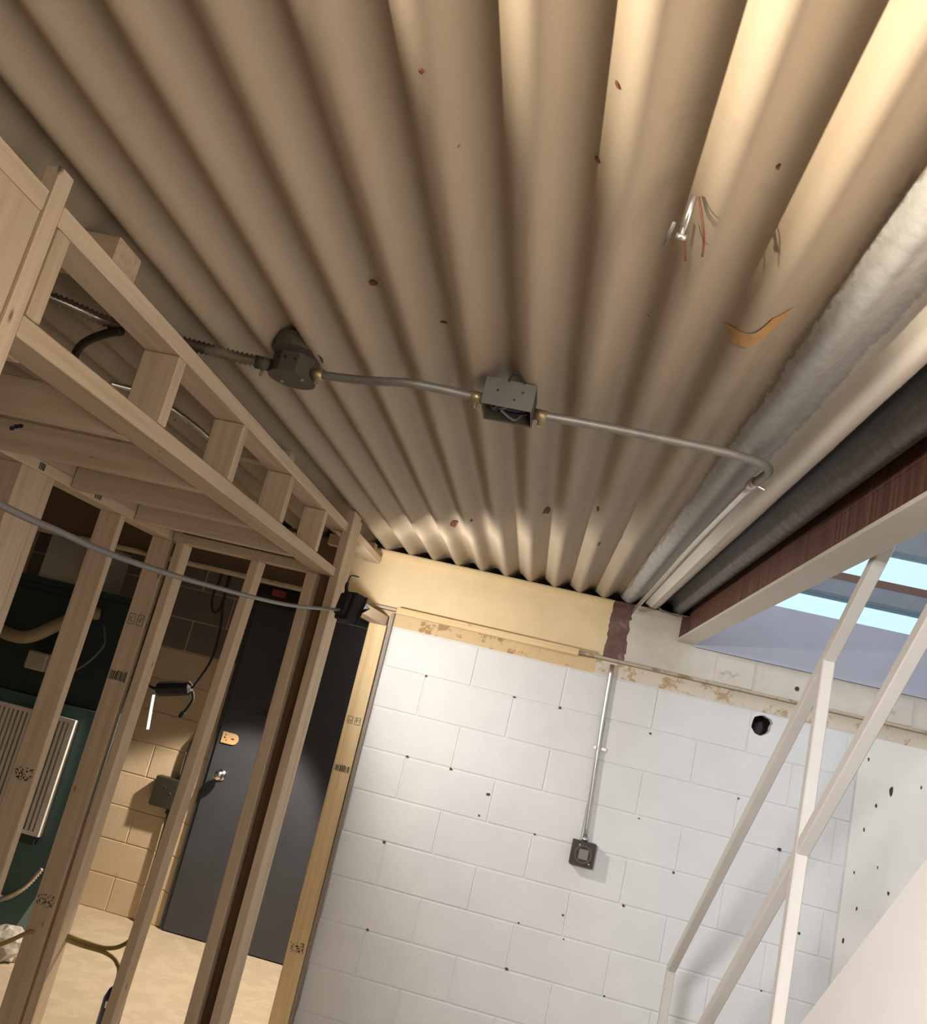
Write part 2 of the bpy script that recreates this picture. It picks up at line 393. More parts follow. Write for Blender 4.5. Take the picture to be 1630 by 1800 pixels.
zt = 0.323
for k in range(11):
    zl = max(FL, zt - 0.2042); rows.append((zl, zt, 1 if k % 2 == 0 else 0)); zt = zl
    if zt <= FL: break
def pipe_hole(a, b, zl, zh, parent):
    if not (a < 1.09 < b and zl < 0.29 < zh): return False
    bm = bmesh.new(); random.seed(3)
    cx, cz = 1.092, 0.262
    outer = [bm.verts.new((x, YW, z)) for x, z in ((a + .0035, zl + .0035), (b - .0035, zl + .0035), (b - .0035, zh - .0035), (a + .0035, zh - .0035))]
    inner = []
    for q in range(18):
        t = 2 * math.pi * q / 18; r = 0.046 * (1 + random.uniform(-0.06, 0.06)) * (1.22 if 0.3 < t < 0.75 else 1)
        inner.append(bm.verts.new((cx + r * math.cos(t), YW, cz + r * 1.08 * math.sin(t))))
    es = [bm.edges.new((outer[i], outer[(i + 1) % 4])) for i in range(4)] + [bm.edges.new((inner[i], inner[(i + 1) % 18])) for i in range(18)]
    r = bmesh.ops.triangle_fill(bm, use_beauty=True, edges=es)
    fs = [g for g in r['geom'] if isinstance(g, bmesh.types.BMFace)]
    ext = bmesh.ops.extrude_face_region(bm, geom=fs)
    bmesh.ops.translate(bm, verts=[g for g in ext['geom'] if isinstance(g, bmesh.types.BMVert)], vec=(0, 0.05, 0))
    finish('concrete_block', bm, 'white_block', parent)
    bm = bmesh.new(); add_tube(bm, [(cx, YW + 0.051, cz), (cx, YW + 0.199, cz)], 0.058, 20, False)
    finish('dark_hole_liner', bm, 'dark_metal', parent, True)  # dark liner added so the shade inside the hole is in its colour
    return True
lay_wall(wb, -0.90, 1.56, YW, rows, lambda z: 'white_block', {0: -0.5626, 1: -0.3315}, 0.4572, pipe_hole)
random.seed(11)
# mortar band under the beam and smooth plaster beside the blocks
bm = bmesh.new(); add_box(bm, (-0.90, YW - 0.0003, 0.3245), (0.255, YW + 0.1, 0.397)); finish('mortar_band', bm, 'tan_band', wb)
bm = bmesh.new(); add_box(bm, (0.2555, YW - 0.0006, 0.3255), (1.95, YW + 0.1, 0.397)); finish('mortar_band', bm, 'cream_band', wb)
pl = struct(box('wall_plaster', (1.56, YW - 0.012, FL), (1.95, YW + 0.2, 0.325), 'plaster')); pl['label'] = 'cream plaster strip beside the white blocks, behind the stair'

# tan block wall with the door
wd = struct(box('wall_door', (-3.6, YD + 0.0035, FL), (-0.3, YD + 0.2, 0.74), 'tan_mortar')); wd['label'] = 'tan and dark grey block wall behind the studs with the dark door'
rows = []; zt = FL + 0.2032
zl = FL
k = 0
while zl < 0.70:
    rows.append((zl, min(zl + 0.2032, 0.735), k % 2)); zl += 0.2032; k += 1
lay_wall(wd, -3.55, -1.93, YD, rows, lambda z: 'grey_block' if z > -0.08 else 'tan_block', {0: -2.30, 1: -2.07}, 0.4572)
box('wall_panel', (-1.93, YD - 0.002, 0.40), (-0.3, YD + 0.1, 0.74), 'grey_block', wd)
struct(box('wall_left', (-3.75, -2.3, FL), (-3.6, 5.75, 0.74), 'room_paint'))['label'] = 'room wall at the far left behind the studs'
struct(box('wall_camera', (-3.6, -2.45, FL), (2.05, -2.3, 0.74), 'room_paint'))['label'] = 'room wall behind the camera'
struct(box('wall_right', (1.95, -2.3, FL), (2.10, 4.63, 2.9), 'plaster'))['label'] = 'cream stairwell wall on the right'
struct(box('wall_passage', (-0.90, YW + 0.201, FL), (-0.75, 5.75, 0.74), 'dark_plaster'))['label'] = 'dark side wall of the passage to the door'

struct(box('wall_shade_panel', (-1.76, 0.86, FL), (-0.985, 0.90, 0.70), 'room_paint'))['label'] = 'unseen panel added at the near closet end to shade the studs'  # unseen panel added to keep lamp light off the studs
struct(box('wall_sky_closure', (-0.74, YW + 0.202, FL), (2.10, YW + 0.36, 0.752), 'dark_plaster'))['label'] = 'dark closure added behind the white block wall to block the sky'  # added to stop sky showing through the gaps above the beam
# upper floor wall seen through the stair opening
wu = struct(box('wall_upper', (0.69, YW + 0.004, 0.566), (1.95, YW + 0.14, 0.857), 'lavender')); wu['label'] = 'pale lavender wall above the stair opening'
box('wall_head', (0.69, YW + 0.004, 1.262), (1.95, YW + 0.14, 2.9), 'bar_grey', wu)
box('wall_pier', (0.55, YW + 0.004, 0.90), (0.69, YW + 0.14, 2.9), 'lavender', wu)
for i, (za, zb) in enumerate(((0.857, 0.975), (1.09, 1.262))):
    wn = struct(box('window_%d' % (i + 1), (0.69, YW + 0.06, za), (1.95, YW + 0.066, zb), 'pane_glass'))
    wn['label'] = ['pale blue strip window just above the lavender wall', 'pale blue strip window above the brown bar'][i]
    for lo, hi in (((0.69, YW + 0.05, za), (0.705, YW + 0.076, zb)), ((1.32, YW + 0.052, za), (1.332, YW + 0.074, zb)) if False else ((0.70, YW + 0.05, za), (1.95, YW + 0.078, za + 0.006))):
        box('window_frame', lo, hi, 'bar_grey', wn)
tb = struct(box('trim_1', (0.69, YW - 0.02, 0.975), (1.95, YW + 0.14, 1.052), 'bar_grey')); tb['label'] = 'grey window bar between the two strip windows'
tb = struct(box('trim_2', (0.69, YW - 0.022, 1.052), (1.95, YW + 0.14, 1.09), 'bar_brown')); tb['label'] = 'brown trim strip on the grey window bar'

# ------------------------------------------------------------------ steel beam along the block wall
sb = empty('steel_beam', 'tan steel beam along the top of the white block wall, cream and bare at its right end', 'beam', (0.5, YW + 0.04, 0.40))
bm = bmesh.new(); add_box(bm, (-3.6, YW + 0.012, 0.412), (0.72, YW + 0.024, 0.70)); add_box(bm, (0.72, YW + 0.012, 0.412), (1.95, YW + 0.024, 0.564))
add_prism(bm, [(YW + 0.012, 0.676), (YW + 0.012, 0.70), (YW - 0.016, 0.70), (YW - 0.016, 0.692), (YW - 0.002, 0.688)], 'x', -3.6, 0.72)
finish('web', bm, 'beam_paint', sb)
bm = bmesh.new(); add_box(bm, (-3.6, YW - 0.05, 0.398), (1.95, YW + 0.10, 0.412), 0.002); finish('bottom_flange', bm, 'flange_dirty', sb)
box('top_flange', (-3.6, YW - 0.016, 0.698), (0.70, YW + 0.13, 0.7035), 'beam_paint', sb)
box('bearing_block', (-3.6, YW + 0.131, 0.412), (0.72, YW + 0.2, 0.703), 'dark_plaster', sb)
for xa, xb in ((0.835, 1.02), (1.60, 1.78)):
    pt = box('splice_plate', (xa, YW + 0.003, 0.418), (xb, YW + 0.0115, 0.545), 'cream_steel', sb, 0.001)
    for bx in (0.035, 0.085):
        bm = bmesh.new(); add_cyl(bm, (xa + bx, YW + 0.003, 0.475), (xa + bx, YW - 0.010, 0.475), 0.012, 6); add_cyl(bm, (xa + bx, YW - 0.010, 0.475), (xa + bx, YW - 0.018, 0.475), 0.006, 8)
        finish('bolt', bm, 'cream_steel', pt)
bm = bmesh.new(); add_cyl(bm, (1.235, YW + 0.0125, 0.475), (1.235, YW + 0.009, 0.475), 0.011, 12); finish('bolt_hole', bm, 'dark_metal', sb)

ws = lumber('wood_strip', (-0.78, YW - 0.066, 0.402), (0.16, YW - 0.066, 0.402), 0.030, 0.034, 'pine_light', None, side=(0, 1, 0))
tag(ws, 'long thin yellow wood strip under the tan beam', 'wood strip')

# brown beam at the edge of the opening
bb = empty('steel_beam', 'rusty brown steel beam with cream bottom flange edging the stair opening', 'beam', (0.668, 2.0, 0.573))
bm = bmesh.new(); add_box(bm, (0.664, -0.1, 0.584), (0.672, YW + 0.20, 0.752)); finish('web', bm, 'brown_steel', bb)
bm = bmesh.new(); add_box(bm, (0.623, -0.1, 0.573), (0.715, YW - 0.002, 0.584), 0.0015); finish('bottom_flange', bm, 'cream_steel', bb)
box('top_flange', (0.662, -0.1, 0.696), (0.713, YW - 0.018, 0.7035), 'brown_steel', bb)
bm = bmesh.new(); add_prism(bm, [(0.50, 0.712), (0.52, 0.700), (0.60, 0.690), (0.622, 0.698), (0.622, 0.694), (0.60, 0.684), (0.515, 0.695), (0.495, 0.708)], 'y', YW - 0.075, YW - 0.055); finish('clip', bm, 'galv', bb)
box('end_plate', (0.628, YW - 0.03, 0.584), (0.664, YW - 0.024, 0.696), 'brown_steel', bb)

# ------------------------------------------------------------------ closet framing
XN = -0.93
T, W = 0.038, 0.089
nw = empty('header_frame', 'pine header framing with short cripple studs running along the ceiling deck', 'wall frame', (XN - W / 2, 2.4, 0.404))
xc = XN - W / 2
lumber('top_plate', (xc, 1.225, 0.624), (xc, 3.56, 0.624), W, T, 'pine', nw)
lumber('top_plate', (xc, 3.65, 0.634), (xc, 4.375, 0.634), W, T, 'pine', nw)
lumber('top_plate', (xc, 0.2, 0.622), (xc, 1.178, 0.622), W, T, 'pine', nw)
lumber('header_plate', (xc, 1.225, 0.4235), (xc, 3.548, 0.4235), W, T, 'pine', nw)
lumber('king_stud', (XN - 0.012, 1.20, FL), (XN - 0.012, 1.20, 0.690), 0.030, T, 'pine', nw)
lumber('king_stud', (xc - 0.018, 1.20, FL), (xc - 0.018, 1.20, 0.640), 0.06, T, 'pine', nw)
lumber('corner_board', (XN - 0.0205, 1.108, FL), (XN - 0.0205, 1.108, 0.603), 0.138, T, 'pine', nw, side=(0, 1, 0))
for y in (1.249, 1.762, 2.213, 2.709, 3.192):
    lumber('cripple_stud', (xc, y, 0.444), (xc, y, 0.604), W, T, 'pine', nw)
for y, x in ((1.462, -1.05), (2.80, -1.09), (4.30, -1.06)):
    lumber('blocking', (x - 0.14, y, 0.674), (x + 0.105, y, 0.674), 0.09 if y < 2 else 0.06, 0.058, 'end_grain', nw, side=(0, 1, 0))

cf = empty('closet_ceiling_frame', 'row of pine joists spanning from the header to the back plate', 'joists', (-1.35, 2.6, 0.404))
for y in (1.36, 1.80, 2.262, 2.715, 3.195):
    lumber('joist', (-1.665, y, 0.4495), (-1.022, y, 0.4495), T, W, 'pine', cf, side=(0, 1, 0))

XA = -1.668
wa = empty('stud_wall', 'pine stud wall at the far left with a long top plate', 'wall frame', (XA - W / 2, 2.6, FL))
lumber('top_plate', (XA - W / 2, 0.4, 0.423), (XA - W / 2, 3.64, 0.423), W, T, 'pine', wa)
lumber('top_plate', (XA - W / 2, 0.4, 0.4615), (XA - W / 2, 3.64, 0.4615), W, T, 'pine', wa)
lumber('bottom_plate', (XA - W / 2, 0.4, FL + T / 2), (XA - W / 2, 3.64, FL + T / 2), W, T, 'pine', wa)
studs_a = []
lumber('stud', (XA - T / 2, 2.514, FL + T), (XA - T / 2, 2.514, 0.404), 0.105, T, 'pine', wa, side=(0, 1, 0))
for y in (1.75, 2.10, 2.440, 2.588, 3.10, 3.57):
    studs_a.append(lumber('stud', (XA - W / 2, y, FL + T), (XA - W / 2, y, 0.404), W, T, 'pine', wa))
    
wB = empty('stud_wall', 'pine stud wall facing the camera between the corner post and far stud wall', 'wall frame', (-1.3, 3.59, FL))
yb = 3.55 + W / 2
lumber('top_plate', (-1.664, yb, 0.423), (-1.022, yb, 0.423), W, T, 'pine', wB, side=(0, 1, 0))
lumber('bottom_plate', (-1.664, yb, FL + T / 2), (-0.935, yb, FL + T / 2), W, T, 'pine', wB, side=(0, 1, 0))
for xt, xbm in ((-1.625, -1.637), (-1.281, -1.338)):
    lumber('stud', (xbm, yb, FL + T), (xt, yb, 0.404), T, W, 'pine', wB)
# corner post: two studs with an old dark board between them and a doubled outer face
lumber('stud', (-1.012, yb, FL + T), (-1.029, yb, 0.404), 0.046, W, 'pine', wB)
lumber('dark_board', (-0.966, yb + 0.028, FL + T), (-0.976, yb + 0.028, 0.404), 0.05, 0.03, 'old_wood', wB)
lumber('stud', (-0.922, yb, FL + T), (-0.932, yb, 0.70), T, W, 'pine', wB)
lumber('stud', (-0.924, yb + 0.0655, FL + T), (-0.932, yb + 0.0655, 0.70), T, T, 'pine', wB)
lumber('stud', (-0.926, yb + 0.106, FL + T), (-0.932, yb + 0.106, 0.685), T, 0.036, 'pine', wB)

# door opening frame by the white wall
of = empty('opening_frame', 'bright pine jamb stud and short header beside the white block wall', 'door frame', (-0.86, 4.40, FL))
lumber('jamb_stud', (-0.847, 4.404, FL), (-0.862, 4.404, 0.318), 0.092, T, 'pine_light', of)
bm = bmesh.new(); add_prism(bm, [(-0.800, FL), (-0.785, FL), (-0.792, 0.385), (-0.807, 0.385)], 'y', 4.385, 4.426); finish('metal_track', bm, 'track_grey', of)
lumber('old_trim', (-0.790, 4.41, FL), (-0.797, 4.41, 0.385), 0.006, 0.02, 'old_wood', of)
lumber('header_board', (-0.955, 3.74, 0.352), (-0.862, 4.385, 0.338), W, 0.05, 'pine', of)

# lumber stamps: bars and broken letters printed on the faces
def stamp(parent, org, u, v, kind, wid, hei):
    """flat print: org is a corner, u/v unit directions on the face"""
    bm = bmesh.new(); u, v = Vector(u), Vector(v); nn = u.cross(v).normalized()
    def q(a, b, c, d):
        vs = [Vector(org) + u * x + v * y + nn * 0.0006 for x, y in ((a, b), (c, b), (c, d), (a, d))]
        bm.faces.new([bm.verts.new(p) for p in vs])
    if kind == 'bars':
        x = 0
        while x < wid:
            b = random.choice((0.0022, 0.0035, 0.005)); q(x, random.uniform(0, 0.1) * hei, min(wid, x + b), hei * random.uniform(0.85, 1)); x += b + random.choice((0.002, 0.0035))
    elif kind == 'speckle':
        for i in range(60):
            a, b = random.uniform(0, wid * .93), random.uniform(0, hei * .9); q(a, b, a + random.uniform(.002, .006), b + random.uniform(.002, .006))
    else:
        for cx in (0.05 * wid, 0.57 * wid):
            c = wid * 0.38; t = 0.0022
            q(cx, 0, cx + c, t); q(cx, hei - t, cx + c, hei); q(cx, 0, cx + t, hei); q(cx + c - t, 0, cx + c, hei)
            for i in range(9):
                a, b = cx + random.uniform(.15, .7) * c, random.uniform(.15, .75) * hei; q(a, b, a + .005, b + .0025)
    o = finish('grade_stamp', bm, 'ink', parent); o['kind'] = 'stuff'; return o
jx = lambda z: -0.847 + (-0.015) * (z - FL) / (0.318 - FL)
for z, kd, hh in ((-0.195, 'box', 0.035), (-0.43, 'bars', 0.035), (-1.27, 'speckle', 0.05)):
    stamp(of, (jx(z) - 0.037, 4.3845, z), (1, 0, 0), (0, 0, 1), kd, 0.075, hh)
fa = XA - W
for y, z, kd, hh in ((3.551, 0.02, 'box', 0.045), (3.551, -0.22, 'bars', 0.045), (3.551, -1.12, 'speckle', 0.05), (3.081, -0.60, 'speckle', 0.05)):
    stamp(wa, (fa + 0.008, y - 0.0005, z), (1, 0, 0), (0, 0, 1), kd, 0.075, hh)
stamp(wB, (-1.6135, 3.56, -0.53), (0, 1, 0), (0, 0, 1), 'speckle', 0.06, 0.05)
for y, wd_ in ((2.50, 0.035), (2.86, 0.05)):
    stamp(wa, (XA + 0.0002, y, 0.41), (0, 1, 0), (0, 0, 1), 'bars', wd_, 0.026)

bm = bmesh.new()
for q, (mx, mz) in enumerate(((-1.615, 0.466), (-1.604, 0.474), (-1.592, 0.478))):
    add_prism(bm, [(mx + 0.009 * math.cos(t * 1.05) , mz + 0.007 * math.sin(t * 1.05)) for t in range(6)], 'y', 2.2425, 2.2432)
mk = finish('marker_scribble', bm, 'blue_wire', cf); mk['kind'] = 'stuff'
# ------------------------------------------------------------------ staircase and guard rail
XR = 0.742
k = XR
st = empty('staircase', 'cream painted stair rising from the back wall with a closed side', 'stairs', (1.3, 2.6, FL))
def str_z(y): return -0.032 * k / 0.72 - 0.824 * (y - 1.672 * k / 0.72)
y_f = 1.672 * k / 0.72 + (-0.033 - FL) / 0.824
y_t = 1.672 * k / 0.72 - (0.88 + 0.033) / 0.824
bm = bmesh.new(); add_prism(bm, [(y_f, FL), (y_t, str_z(y_t)), (y_t - 0.4, str_z(y_t)), (y_t - 0.4, 0.60), (y_t - 0.1, FL)], 'x', XR + 0.0185, XR + 0.055)
finish('side_panel', bm, 'stair_paint', st)
nst = 14; rise = (0.88 - FL) / nst; run = rise / 0.824
for i in range(nst):
    yy = y_f + 0.02 - run * i; zz = FL + rise * (i + 1) - 0.235
    if zz > 0.84: break
    box('tread', (XR + 0.056, yy - run - 0.03, zz - 0.03), (1.945, yy - 0.03, zz), 'stair_paint', st, 0.003)
    box('riser', (XR + 0.056, yy - run - 0.012, zz - 0.03 - (rise - 0.03) * 0 ), (1.945, yy - run - 0.001, zz + rise - 0.031), 'stair_paint', st) if i < nst - 2 else None
bm = bmesh.new(); add_prism(bm, [(y_f, FL), (y_t, str_z(y_t)), (y_t - 0.3, str_z(y_t))  , (y_t - 0.3, 0.55), (y_f - 0.6, FL)], 'x', 1.92, 1.949); finish('wall_stringer', bm, 'stair_paint', st)

gr = empty('guard_rail', 'cream square tube guard rail with slanted rails and upright posts on the stair', 'railing', (XR, 3.0, FL))
def rail_z(y): a, b = (2.855 * k, 0.812 * k), (5.137 * k, -1.057 * k); return a[1] + (b[1] - a[1]) * (y - a[0]) / (b[0] - a[0])
def mid_z(y): a, b = (2.466 * k, 0.511 * k), (4.218 * k, -1.046 * k); return a[1] + (b[1] - a[1]) * (y - a[0]) / (b[0] - a[0])
yn = 5.137 * k; TW = 0.032
lumber('top_rail', (XR, 0.95, rail_z(0.95)), (XR, yn, rail_z(yn)), TW, TW, 'rail_paint', gr, bev=0.003)
lumber('mid_rail', (XR, 0.95, mid_z(0.95)), (XR, yn - 0.012, mid_z(yn - 0.012)), TW, TW, 'rail_paint', gr, bev=0.003)
lumber('post', (XR, yn, FL), (XR, yn, rail_z(yn) + 0.012), TW, TW, 'rail_paint', gr, bev=0.003)
yp = 3.262 * k
lumber('post', (XR - 0.001, yp, str_z(yp) - 0.12), (XR - 0.001, yp, rail_z(yp) + 0.0), TW, TW, 'rail_paint', gr, bev=0.003)
lumber('post', (XR - 0.001, 1.0, str_z(1.0) - 0.12), (XR - 0.001, 1.0, rail_z(1.0)), TW, TW, 'rail_paint', gr, bev=0.003)

# ------------------------------------------------------------------ ceiling electrics
ZC = 0.672
ob = empty('octagon_box', 'grey metal octagon junction box on the ceiling deck', 'junction box', (-0.725, 1.90, 0.655))
bm = bmesh.new(); cxo, cyo = -0.725, 1.897
oct_ = [(cxo + 0.056 * math.cos(math.pi / 8 + q * math.pi / 4), cyo + 0.056 * math.sin(math.pi / 8 + q * math.pi / 4)) for q in range(8)]
add_prism(bm, oct_, 'z', 0.657, 0.706); finish('body', bm, 'zinc_box', ob)
bm = bmesh.new(); add_cyl(bm, (cxo, cyo, 0.656), (cxo, cyo, 0.6535), 0.058, 24); cv = finish('cover', bm, 'zinc_box', ob)
for dx, dy in ((-0.03, 0.02), (0.032, -0.018)):
    bm = bmesh.new(); add_cyl(bm, (cxo + dx, cyo + dy, 0.6535), (cxo + dx, cyo + dy, 0.650), 0.005, 8); finish('screw', bm, 'emt', cv)
for q in (-100, -75, -125):
    a = math.radians(q); bm = bmesh.new(); p = Vector((cxo + 0.0522 * math.cos(a), cyo + 0.0522 * math.sin(a), 0.688))
    add_cyl(bm, p, p + Vector((math.cos(a), math.sin(a), 0)) * 0.004, 0.0035, 8); finish('knockout', bm, 'black_plastic', ob)
bm = bmesh.new(); add_cyl(bm, (cxo + 0.01, cyo - 0.035, 0.706), (cxo + 0.01, cyo - 0.035, 0.738), 0.062, 20, 0.066); finish('mounting_ring', bm, 'zinc_box', ob)

c1 = empty('conduit', 'bent grey conduit between the round box and the open square box on the ceiling', 'conduit', (-0.46, 1.84, ZC), 'ceiling conduit')
tube('pipe', [(-0.672, 1.879, ZC), (-0.55, 1.856, ZC), (-0.43, 1.816, ZC), (-0.343, 1.813, ZC), (-0.262, 1.822, ZC)], 0.0105, 'galv', c1, 12)
for p, q in (((-0.672, 1.879, ZC), (-0.645, 1.874, ZC)), ((-0.282, 1.819, ZC), (-0.252, 1.822, ZC))):
    bm = bmesh.new(); add_cyl(bm, p, q, 0.0135, 12); cp = finish('connector', bm, 'brass_fit', c1, True)
    bm = bmesh.new(); m_ = (Vector(p) + Vector(q)) / 2; add_cyl(bm, m_ - Vector((0, 0, .012)), m_ - Vector((0, 0, .024)), 0.004, 8); finish('screw', bm, 'brass_fit', cp)

jb = empty('square_box', 'open grey metal square junction box with loose wires on the ceiling', 'junction box', (-0.192, 1.80, 0.64))
bx0, bx1, by0, by1, bz0, bz1 = -0.249, -0.137, 1.762, 1.865, 0.641, 0.703
bm = bmesh.new(); t = 0.0025
add_box(bm, (bx0, by0, bz0), (bx1, by0 + t, bz1)); add_box(bm, (bx0, by1 - t, bz0), (bx1, by1, bz1))
add_box(bm, (bx0, by0 + t, bz0), (bx0 + t, by1 - t, bz1)); add_box(bm, (bx1 - t, by0 + t, bz0), (bx1, by1 - t, bz1)); add_box(bm, (bx0 + t, by0 + t, bz1 - t), (bx1 - t, by1 - t, bz1))
finish('body', bm, 'zinc_box', jb)
for i in range(8):
    pts = [(random.uniform(bx0 + .015, bx1 - .015), random.uniform(by0 + .015, by1 - .015), random.uniform(bz0 + .004, bz0 + .035)) for _ in range(4)]
    tube('wire', pts, 0.003, random.choice(['blue_wire', 'dark_wire', 'dark_wire', 'grey_wire']), jb, 6)
for dx, dz in ((0.03, 0.035), (0.07, 0.02), (0.085, 0.04)):
    bm = bmesh.new(); add_cyl(bm, (bx0 + dx, by0, bz0 + dz), (bx0 + dx, by0 - .002, bz0 + dz), 0.0025, 8); finish('knockout', bm, 'black_plastic', jb)
tube('ground_wire', [(-0.20, 1.758, 0.70), (-0.19, 1.745, 0.715), (-0.175, 1.75, 0.712), (-0.165, 1.758, 0.70)], 0.002, 'dark_wire', jb, 6)

c2 = empty('conduit', 'grey conduit from the open square box to the bare rib, turning toward the back wall', 'conduit', (0.15, 1.9, ZC), 'ceiling conduit')
arc = [(-0.135, 1.856, ZC), (0.0, 1.850, ZC), (0.14, 1.851, ZC), (0.285, 1.858, ZC)]
tube('pipe', arc + [(0.345, 1.872, ZC), (0.388, 1.893, ZC), (0.406, 1.930, ZC), (0.404, 1.985, ZC), (0.397, 2.06, ZC)], 0.0105, 'galv', c2, 12)
tube('pipe', [(0.398, 2.03, ZC), (0.388, 2.7, ZC), (0.388, 3.4, ZC), (0.388, 4.41, ZC)], 0.0095, 'emt', c2, 12)
bm = bmesh.new(); add_cyl(bm, (-0.139, 1.856, ZC), (-0.108, 1.855, ZC), 0.0135, 12); cp = finish('connector', bm, 'brass_fit', c2, True)
bm = bmesh.new(); add_cyl(bm, (-0.122, 1.856, ZC - .012), (-0.122, 1.856, ZC - .026), 0.004, 8); finish('screw', bm, 'brass_fit', cp)
bm = bmesh.new(); add_cyl(bm, (0.398, 2.02, ZC), (0.3965, 2.06, ZC), 0.013, 12); cp = finish('coupling', bm, 'emt', c2, True)
bm = bmesh.new(); add_cyl(bm, (0.408, 2.045, ZC), (0.428, 2.047, ZC - .006), 0.004, 8); finish('screw', bm, 'emt', cp)

mc = empty('armored_cable', 'ribbed metal armored cable running from the round box over the header plate', 'cable', (-1.1, 1.80, 0.66))
corrugated('sheath', [(-0.785, 1.875, 0.675), (-0.84, 1.868, 0.672), (-0.90, 1.855, 0.671), (-1.0, 1.835, 0.672), (-1.155, 1.80, 0.672), (-1.212, 1.762, 0.674), (-1.272, 1.72, 0.676), (-1.6, 1.50, 0.68)], 0.0135, 'zinc_bright', mc, 0.0115, 0.2)
bm = bmesh.new(); add_cyl(bm, (-0.778, 1.876, ZC), (-0.812, 1.872, ZC), 0.016, 12); cp = finish('connector', bm, 'zinc_box', mc, True)
bm = bmesh.new(); add_cyl(bm, (-0.80, 1.89, ZC - .01), (-0.80, 1.89, ZC - .026), 0.004, 8); finish('screw', bm, 'brass_fit', cp)
mc2 = empty('armored_cable', 'dark ribbed cable curving down behind the header plate', 'cable', (-1.1, 1.5, 0.6))
corrugated('sheath', [(-1.10, 1.77, 0.645), (-1.15, 1.80, 0.645), (-1.23, 1.861, 0.64), (-1.279, 1.905, 0.625), (-1.295, 1.93, 0.59), (-1.297, 1.935, 0.50)], 0.009, 'dark_metal', mc2, 0.009)
mc3 = empty('armored_cable', 'thin silver cable between the cripple studs above the joists', 'cable', (-1.2, 2.3, 0.55))
corrugated('sheath', [(-1.30, 2.12, 0.62), (-1.22, 2.2, 0.63), (-1.12, 2.32, 0.60), (-1.06, 2.42, 0.56)], 0.008, 'emt', mc3)

# wall conduit with the round-opening box
wc = empty('wall_conduit', 'thin silver conduit running down the white block wall', 'conduit', (0.34, YW - 0.02, -0.45))
tube('pipe', [(0.335, YW - 0.016, 0.384), (0.345, YW - 0.016, 0.0), (0.366, YW - 0.016, -0.46)], 0.0105, 'emt', wc, 12)
bm = bmesh.new(); add_box(bm, (0.325, YW - 0.008, -0.033), (0.385, YW - 0.001, -0.020)); add_cyl(bm, (0.349, YW - 0.016, -0.034), (0.349, YW - 0.016, -0.019), 0.0125, 12); finish('strap', bm, 'emt', wc)
sbx = empty('wall_box', 'dark square electrical box at the lower end of the wall conduit', 'junction box', (0.368, YW - 0.03, -0.565))
bx0, bx1, bz0, bz1, yf = 0.312, 0.424, -0.572, -0.462, YW - 0.056
bm = bmesh.new(); add_box(bm, (bx0, yf + 0.006, bz0), (bx1, YW - 0.001, bz1), 0.003); finish('body', bm, 'dark_metal', sbx)
bm = bmesh.new()
for q in range(28):
    a, b = 2 * math.pi * q / 28, 2 * math.pi * (q + 1) / 28; cx, cz = 0.368, -0.517
    P = [(cx + r * math.cos(s), cz + r * math.sin(s)) for s in (a, b) for r in (0.034, 0.043)]
    add_prism(bm, [P[0], P[1], P[3], P[2]], 'y', yf - 0.004, yf + 0.006)
finish('mud_ring', bm, 'zinc_box', sbx)
box('cover_plate', (bx0, yf + 0.003, bz0), (bx1, yf + 0.006, bz1), 'dark_metal', sbx)
box('inner_plate', (0.348, yf + 0.0, -0.54), (0.392, yf + 0.003, -0.495), 'galv', sbx)
for dx, dz in ((0.345, -0.478), (0.402, -0.555)):
    bm = bmesh.new(); add_cyl(bm, (dx, yf + 0.003, dz), (dx, yf - 0.002, dz), 0.004, 8); finish('screw', bm, 'emt', sbx)
bm = bmesh.new(); add_cyl(bm, (0.3655, YW - 0.016, -0.445), (0.367, YW - 0.016, -0.4615), 0.0145, 12); finish('connector', bm, 'emt', sbx, True)

# ------------------------------------------------------------------ flood lamp on the corner post and its cable
lp = empty('flood_lamp', 'black flood lamp hanging on the corner post facing the block wall', 'lamp', (-0.85, 3.52, 0.25))
ax = Vector((0.62, 0.75, -0.15)).normalized()
def oriented(name, lo, hi, mat, parent, bev=0.004):
    bm = bmesh.new(); add_box(bm, lo, hi, bev)
    R = ax.to_track_quat('Z', 'Y').to_matrix().to_4x4(); R.translation = LAMP - ax * 0.012
    bmesh.ops.transform(bm, matrix=R, verts=bm.verts); return finish(name, bm, mat, parent)
oriented('housing', (-0.045, -0.06, -0.055), (0.045, 0.06, 0.0), 'black_plastic', lp, 0.006)
oriented('heat_sink', (-0.03, -0.045, -0.075), (0.03, 0.045, -0.055), 'black_plastic', lp)
oriented('lens', (-0.036, -0.048, 0.0003), (0.036, 0.048, 0.0013), 'lens_glass', lp, 0)
for lo_, hi_ in (((-0.045, -0.06, 0.0002), (-0.0375, 0.06, 0.010)), ((0.0375, -0.06, 0.0002), (0.045, 0.06, 0.010)), ((-0.037, -0.06, 0.0002), (0.037, -0.05, 0.010)), ((-0.037, 0.05, 0.0002), (0.037, 0.06, 0.010))):
    oriented('rim', lo_, hi_, 'black_plastic', lp, 0)
vn = Vector((0.49, 0.58, -0.64)).normalized(); vw = (AIM - vn * AIM.dot(vn)).normalized(); ve = vn.cross(vw)
bm = bmesh.new(); add_box(bm, (-0.035, -0.06, -0.0035), (0.05, 0.06, -0.0015))
bmesh.ops.transform(bm, matrix=Matrix.Translation(LAMP - vn * 0.004) @ Matrix((vw, ve, vn)).transposed().to_4x4(), verts=bm.verts); finish('visor', bm, 'black_plastic', lp)  # plate added to cut the lamp light off the ceiling deck
